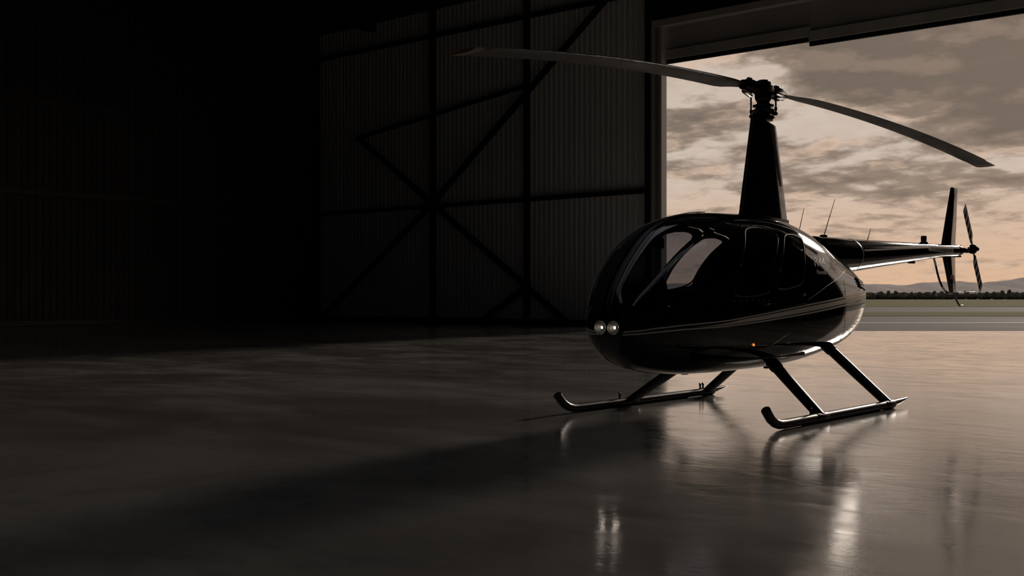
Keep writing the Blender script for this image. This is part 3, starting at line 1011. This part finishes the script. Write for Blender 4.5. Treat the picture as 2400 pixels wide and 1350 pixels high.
# ---- mast fairing
def foil(c0, c1, half, n=28):
    """streamlined outline between y=c0 (round nose) and y=c1 (sharp tail)"""
    up_, dn = [], []
    for k in range(n + 1):
        t = (1 - math.cos(PI * k / n)) / 2
        h_ = half * 2.6 * (.2969 * math.sqrt(t) - .126 * t - .3516 * t * t + .2843 * t ** 3 - .1015 * t ** 4) / .26
        up_.append((h_ * .5 * 2 / 1.0 * .385, c0 + (c1 - c0) * t)); dn.append((-h_ * .385, c0 + (c1 - c0) * t))
    return up_ + dn[-2:0:-1]
rings = []
for k in range(9):
    t = k / 8
    z = 1.80 + (2.93 - 1.80) * t
    tb = (z - 1.93) / 1.0
    ya = -.475 + .235 * tb; yb_ = .53 - .26 * tb
    half = .215 - .085 * tb
    rings.append([Vector((x, y, z + (-.03 * (y - ya) / (yb_ - ya) if k == 8 else 0))) for x, y in foil(ya, yb_, half)])
mf = MB().loft(rings).obj('mast_fairing', 'paint', heli, angle=40)
MB().loft([[Vector((x * 1.03, y, z)) for x, y in foil(-.50, .57, .225)] for z in (1.86, 1.935)]).obj('fairing_base', 'satin', mf)

# ---- rotor head
rm = MB()
rm.cyl((0, 0, 2.9), (0, 0, 3.22), .034, 20)
rm.obj('rotor_mast', 'hub', heli)
sw = MB().lathe([(.10, 2.925), (.115, 2.94), (.115, 2.965), (.075, 2.985), (.07, 3.0), (.105, 3.005), (.12, 3.02), (.115, 3.035), (.08, 3.05), (.075, 3.062), (.105, 3.067), (.11, 3.085), (.075, 3.095), (.06, 3.11), (.06, 3.15)], (0, 0, 0), 32).obj('swashplate', 'hub', heli)
for sgn in (1, -1):
    MB().tube([(sgn * .085, sgn * .0, 3.02), (sgn * .120, 0, 2.985), (sgn * .140, 0, 2.985)], [.03, .02, .018], 10).obj('swashplate_arm', 'hub', sw)
hb = MB()
hb.box((0, 0, 3.245), (.13, .27, .12), .03)
hb.lathe([(.062, 3.11), (.085, 3.15), (.09, 3.20)], (0, 0, 0), 20)
hb.box((0, 0, 3.30), (.12, .15, .07), .02)
hub = hb.obj('rotor_hub', 'hub', heli)
MB().lathe([(.0, 3.33), (.045, 3.335), (.05, 3.342), (.0, 3.350)], (0, 0, 0), 16).obj('hub_cap', 'satin', hub)
for sgn in (1, -1):
    sp_ = MB()
    sp_.tube([(0, sgn * .15, 3.245), (0, sgn * .22, 3.245), (0, sgn * .24, 3.245), (0, sgn * .34, 3.242), (0, sgn * .36, 3.24), (0, sgn * .43, 3.238)], [.05, .05, .068, .068, .055, .05], 16)
    s1 = sp_.obj('blade_grip', 'hub', hub)
    for yy_ in (.27, .31):
        MB().cyl((0, sgn * yy_, 3.17), (0, sgn * yy_, 3.325), .018, 10).obj('hinge_bolt', 'steel' if yy_ > .3 else 'satin', s1)
    ph = MB(); ph.tube([(0, sgn * .30, 3.225), (sgn * .095, sgn * .22, 3.215), (sgn * .135, sgn * .05, 3.20), (sgn * .140, 0, 3.20)], [.035, .03, .024, .022], 10)
    ph.obj('pitch_horn', 'hub', s1)
    pk = MB(); pk.cyl((sgn * .140, 0, 2.985), (sgn * .140, 0, 3.20), .009, 10)
    for z in (2.985, 3.20): pk.ball((sgn * .140, 0, z), .021, 10, 8)
    pk.cyl((sgn * .140, 0, 3.02), (sgn * .140, 0, 3.05), .015, 10)
    pk.obj('pitch_link', 'satin', hub)


# ---- main rotor blades
def airfoil(n=10, thick=.12):
    up_, dn = [], []
    for k in range(n + 1):
        t = (1 - math.cos(PI * k / n)) / 2
        h_ = thick / .2 * (.2969 * math.sqrt(t) - .126 * t - .3516 * t * t + .2843 * t ** 3 - .1036 * t ** 4)
        up_.append((t, h_)); dn.append((t, -h_ * .8))
    return up_ + dn[-2:0:-1]


AF = airfoil()


def blade(path, chord, pitch, lead, name, parent, label):
    """path(t) -> point, lead = +1 if the leading edge is on +x"""
    n = 36; rings = []; tip = []
    for k in range(n + 1):
        t = k / n
        q = path(t); e = .01
        tg = (path(min(1, t + e)) - path(max(0, t - e))).normalized()
        side = tg.cross(Vector((0, 0, 1))).normalized()
        if side.x * lead < 0: side = -side
        upv = side.cross(tg).normalized()
        if upv.z < 0: upv = -upv
        a = math.radians(pitch(t)); c = chord(t)
        cd = side * math.cos(a) + upv * math.sin(a); ud = -side * math.sin(a) + upv * math.cos(a)
        rings.append([q + cd * (c * (.27 - x)) + ud * (h_ * c) for x, h_ in AF])
    o = MB().loft(rings[:-1]).obj(name, 'blade', parent, angle=50)
    tp = MB().loft([rings[-2], rings[-1]]).obj('blade_tip', 'tip', o, angle=50)
    o['label'] = label
    return o


def path_front(t):      # towards the nose
    r = .36 + t * (4.53 - .36)
    return Vector((.045 * t * t, -r, 3.24 - .06 * t - .29 * t * t))
def path_rear(t):       # out over the tail
    r = .36 + t * (5.18 - .36)
    return Vector((.0 + .52 * t, r, 3.24 - .04 * t - .325 * t * t))
def ch_front(t): return .25 * min(1, .40 + max(0, t - .01) / .055 * .6)
def ch_rear(t): return .30 * min(1, .40 + max(0, t - .01) / .06 * .6) * (1 if t < .93 else .9)
blade(path_front, ch_front, lambda t: 9 - 4 * t, 1, 'rotor_blade', hub, 'long rotor blade reaching forward into the dark hangar')
blade(path_rear, ch_rear, lambda t: 7 - 5 * t, -1, 'rotor_blade', hub, 'long drooping rotor blade over the tail')

# ---- tail boom
bk_ = [(1.15, 1.575, .215), (1.6, 1.585, .212), (2.0, 1.597, .198), (2.9, 1.643, .165), (3.9, 1.692, .130), (4.8, 1.737, .099), (5.4, 1.758, .085), (5.72, 1.768, .079)]
by = [b_[0] for b_ in bk_]
bz = lambda y: float(np.interp(y, by, [b_[1] for b_ in bk_])); br = lambda y: float(np.interp(y, by, [b_[2] for b_ in bk_]))
yb_ = np.linspace(1.15, 5.72, 40)
boom = MB().tube([(0, y, bz(y)) for y in yb_], [br(y) for y in yb_], 40).obj('tail_boom', 'paint', heli, angle=40)
MB().tube([(0, y, bz(y)) for y in (2.02, 2.035, 2.06, 2.075)], [br(2.05) + k for k in (.0005, .0025, .0025, .0005)], 40).obj('boom_ring', 'satin', boom)
# stripe and registration band on the boom
def boom_pt(y, ang, off=.002):
    r = br(y) + off
    return Vector((r * math.cos(ang), y, bz(y) + r * math.sin(ang)))
def boom_band(name, y0, y1, a0, a1, m, parent, n=24, off=.003):
    V = []; F = []
    for k in range(n + 1):
        y = y0 + (y1 - y0) * k / n
        for j in range(4):
            a = a0(y) + (a1(y) - a0(y)) * j / 3
            V.append(boom_pt(y, a, off))
    for k in range(n):
        for j in range(3): F.append([k * 4 + j, k * 4 + j + 1, (k + 1) * 4 + j + 1, (k + 1) * 4 + j])
    return MB().add(V, F).obj(name, m, parent, angle=80)
boom_band('stripe', 2.10, 4.40, lambda y: math.asin((1.645 + .05 * (y - 2.1) - bz(y)) / br(y)), lambda y: math.asin((1.668 + .0505 * (y - 2.1) - bz(y)) / br(y)), 'stripe', boom)
plate = boom_band('registration_band', 4.36, 5.38, lambda y: math.asin((1.722 - bz(y)) / br(y)), lambda y: math.asin((1.784 - bz(y)) / br(y)), 'stripe', boom)
def on_plate(a, b):
    y = 4.46 + a * .85; z = 1.733 + b * .040
    return boom_pt(y, math.asin((z - bz(y)) / br(y)), .006)
text_on('lettering', 'D·LANDBERWH', on_plate, 'black', plate)
for a, b, z0 in ((1.42, .62, 0), (2.64, .2, 0)):
    zt_ = bz(a) + br(a)
    an = MB().tube([(0, a, zt_ - .005), (0, a + .30 * (b / .62), zt_ + .44 * (b / .62))], [.006, .003], 8).obj('whip_antenna', 'white', boom)
    if b > .3: MB().lathe([(.04, 0), (.045, .02), (.03, .03)], (0, a, zt_ - .008), 14).obj('antenna_base', 'black', an)
MB().tube([(0, .80, 1.80), (0, .93, 2.08)], [.005, .003], 8).obj('whip_antenna', 'white', heli)
bq = Vector((0, 4.49, bz(4.49) + br(4.49)))
bc = MB().lathe([(.055, -.01), (.055, .012), (.035, .018)], bq, 16).obj('beacon', 'black', boom)
MB().lathe([(.036, .016), (.038, .085), (.030, .098), (.0, .10)], bq, 16).obj('beacon_glass', 'beacon', bc)
MB().box((0, 4.05, bz(4.05) - br(4.05) - .008), (.05, .16, .03), .01).obj('belly_antenna', 'black', boom)

# ---- fins
def fin(name, secs, m='paint'):
    rings = []
    for (ya, yb2, z, th2) in secs:
        c = yb2 - ya
        rings.append([Vector((h_ * c * th2, ya + x * c, z)) for x, h_ in AF])
    return MB().loft(rings).obj(name, m, boom, angle=45)
fu = fin('vertical_fin', [(5.13, 5.72, 1.70, 1.0), (5.17, 5.71, 1.87, 1.0), (5.34, 5.76, 2.26, 1.0), (5.51, 5.80, 2.64, .9), (5.54, 5.80, 2.655, .5)])
fd = fin('ventral_fin', [(5.18, 5.70, 1.76, 1.0), (5.21, 5.70, 1.66, 1.0), (5.34, 5.71, 1.42, 1.0), (5.46, 5.72, 1.185, .9), (5.48, 5.72, 1.175, .5)])
MB().box((.0215, 5.50, 1.395), (.010, .17, .062), .002).obj('placard', 'red', fd)
text_on('lettering', 'DANGER', lambda a, b: Vector((.0272, 5.422 + a * .155, 1.40 + b * .02)), 'white', fd)
text_on('lettering', 'KEEP CLEAR', lambda a, b: Vector((.0272, 5.422 + a * .155, 1.372 + b * .015)), 'white', fd)
rings = [[Vector((-x2, 5.16 + x * .34, 1.76 + h_ * .34)) for x, h_ in AF] for x2 in (.05, .45, .88, .90)]
MB().loft(rings).obj('horizontal_stabilizer', 'paint', boom, angle=45)

# tail rotor guard, striped red and white, and tail stinger
def guard(path, name, r=.014):
    n = len(path) - 1
    root = MB().tube(path, r, 8).obj(name, 'black', boom)
    for k in range(0, n, 2):
        MB().tube(path[k:k + 2], r + .0015, 8).obj('red_band' if k % 4 else 'white_band', 'red' if k % 4 else 'white', root)
    return root
gp = [Vector(v) for v in ((0, 4.86, 1.65), (0, 4.93, 1.55), (0, 5.00, 1.44), (0, 5.08, 1.34), (0, 5.17, 1.265), (0, 5.28, 1.205), (0, 5.40, 1.172), (0, 5.60, 1.170), (0, 5.82, 1.170), (0, 6.05, 1.172), (0, 6.28, 1.175), (0, 6.55, 1.178))]
guard(gp, 'tail_guard')
MB().tube([(0, 5.60, 1.165), (0, 5.72, 1.09), (0, 5.86, 1.00), (0, 5.92, .985), (0, 6.03, .99)], .013, 8).obj('tail_stinger', 'satin', boom)

# ---- tail rotor
gb = MB()
gb.tube([(0, 5.66, 1.77), (0, 5.72, 1.77), (0, 5.80, 1.77), (0, 5.90, 1.77), (0, 5.94, 1.77)], [.075, .085, .085, .06, .03], 18)
gb.cyl((0, 5.78, 1.77), (.14, 5.68, 1.77), .035, 14); gb.cyl((.0, 5.80, 1.68), (0, 5.80, 1.85), .05, 14)
gbx = gb.obj('tail_gearbox', 'satin', boom)
TC = Vector((.30, 5.53, 1.777))
th2 = MB()
th2.cyl((.12, 5.70, 1.77), (.30, 5.53, 1.775), .02, 12)
th2.box(TC, (.07, .11, .13), .02)
th2.ball(TC + Vector((.05, 0, 0)), .035, 12, 8)
th2.cyl((.19, 5.57, 1.74), (.31, 5.46, 1.735), .012, 8); th2.cyl((.19, 5.67, 1.80), (.31, 5.60, 1.82), .012, 8)
trh = th2.obj('tail_rotor_hub', 'hub', gbx)
dirv = Vector((.03, -.44, .50)).normalized()
def tr_blade(sgn):
    d = dirv * sgn
    wv = Vector((1, 0, 0)).cross(d).normalized()
    rings = []
    rs = [.06, .13, .16] + [.16 + (.68 - .16) * k / 12 for k in range(1, 13)] + [.70]
    def ring(r, c):
        return [TC + d * r + wv * (c * (.3 - x)) + Vector((1, 0, 0)) * (h_ * c * 1.1) for x, h_ in AF]
    w_ = lambda r: .05 if r < .1 else .07 if r < .14 else .155 if r < .66 else .12
    o = MB().loft([ring(r, w_(r)) for r in rs[:3]]).obj('tail_rotor_blade', 'black', trh, angle=45)
    ns = 9; r0 = .16
    for k in range(ns):
        a = r0 + (.70 - r0) * k / ns; b = r0 + (.70 - r0) * (k + 1) / ns
        sl = .035
        def sring(r):     # slanted stripe boundary
            return [TC + d * (r + sl * (x - .5)) + wv * (.155 * (.3 - x)) + Vector((1, 0, 0)) * (h_ * .155) for x, h_ in AF]
        MB().loft([sring(a), sring(b)]).obj('white_band' if k % 2 == 0 else 'black_band', 'white' if k % 2 == 0 else 'black', o, angle=45)
    return o
tr_blade(1); tr_blade(-1)

# ---- skids
def skid(sx, yf, yr, tf, tr_, toe, tail):
    x = 1.09 * sx
    r = .041
    pts = [(x, toe - .015, .185), (x, toe + .02, .15), (x, toe + .07, .105), (x, toe + .14, .068), (x, toe + .22, .048), (x, toe + .32, .0425), (x, -.9, .0425), (x, 0, .0425), (x, tail - .42, .0425)]
    sk = MB().tube(pts, r, 18).obj('skid', 'satin', heli)
    tl = []
    for t, w_, h0, h1 in ((0, .038, .008, .083), (.12, .036, .020, .086), (.30, .030, .045, .088), (.42, .012, .068, .085)):
        tl.append([Vector((x + w_ * math.cos(a), tail - .43 + t, (h0 + h1) / 2 + (h1 - h0) / 2 * math.sin(a))) for a in [2 * PI * k / 14 for k in range(14)]])
    MB().loft(tl).obj('skid_tail', 'satin', sk)
    MB().tube([(x, -1.35, .004), (x, .3, .004)], .022, 8, flat=.18).obj('wear_shoe', 'steel', sk)
    for (yb2, yt, zt2, xt) in ((yf, tf[0], tf[1], tf[2]), (yr, tr_[0], tr_[1], tr_[2])):
        top = Vector((xt * sx, yt, zt2)); bot = Vector((x, yb2, .05))
        dirl = (bot - top).normalized()
        P_ = [top + (bot - top) * k / 8 for k in range(9)]
        lg = MB().tube(P_, [.05, .05, .05, .049, .048, .047, .046, .045, .044], 16, up=(0, 1, 0), flat=1.35).obj('landing_leg', 'satin', heli)
        MB().tube([top - dirl * .05, top + dirl * .03], [.058, .058], 16, up=(0, 1, 0), flat=1.3).obj('leg_collar', 'satin', lg)
        MB().tube([(x, yb2 - .11, .043), (x, yb2 - .10, .043), (x, yb2 + .10, .043), (x, yb2 + .11, .043)], [.042, .044, .044, .042], 16).obj('leg_saddle', 'satin', lg)
    for yy_ in (yf - .20, yr - .16, yr - .10):
        MB().tube([(x, yy_, .07), (x, yy_, .135), (x, yy_ - .015, .14)], [.014, .014, .010], 8).obj('tow_lug', 'satin', sk)
    return sk
skid(1, -1.0, .55, (-.72, .465, .50), (.60, .575, .45), -2.02, 1.05)
skid(-1, -.80, .74, (-.72, .475, .47), (.66, .575, .43), -2.02, 1.19)
for a, b in ((-1.66, -.10), (-1.46, -.04), (-.15, .12)):
    MB().box((b, a, .412), (.05, .07, .03), .008).obj('belly_drain', 'black', heli)
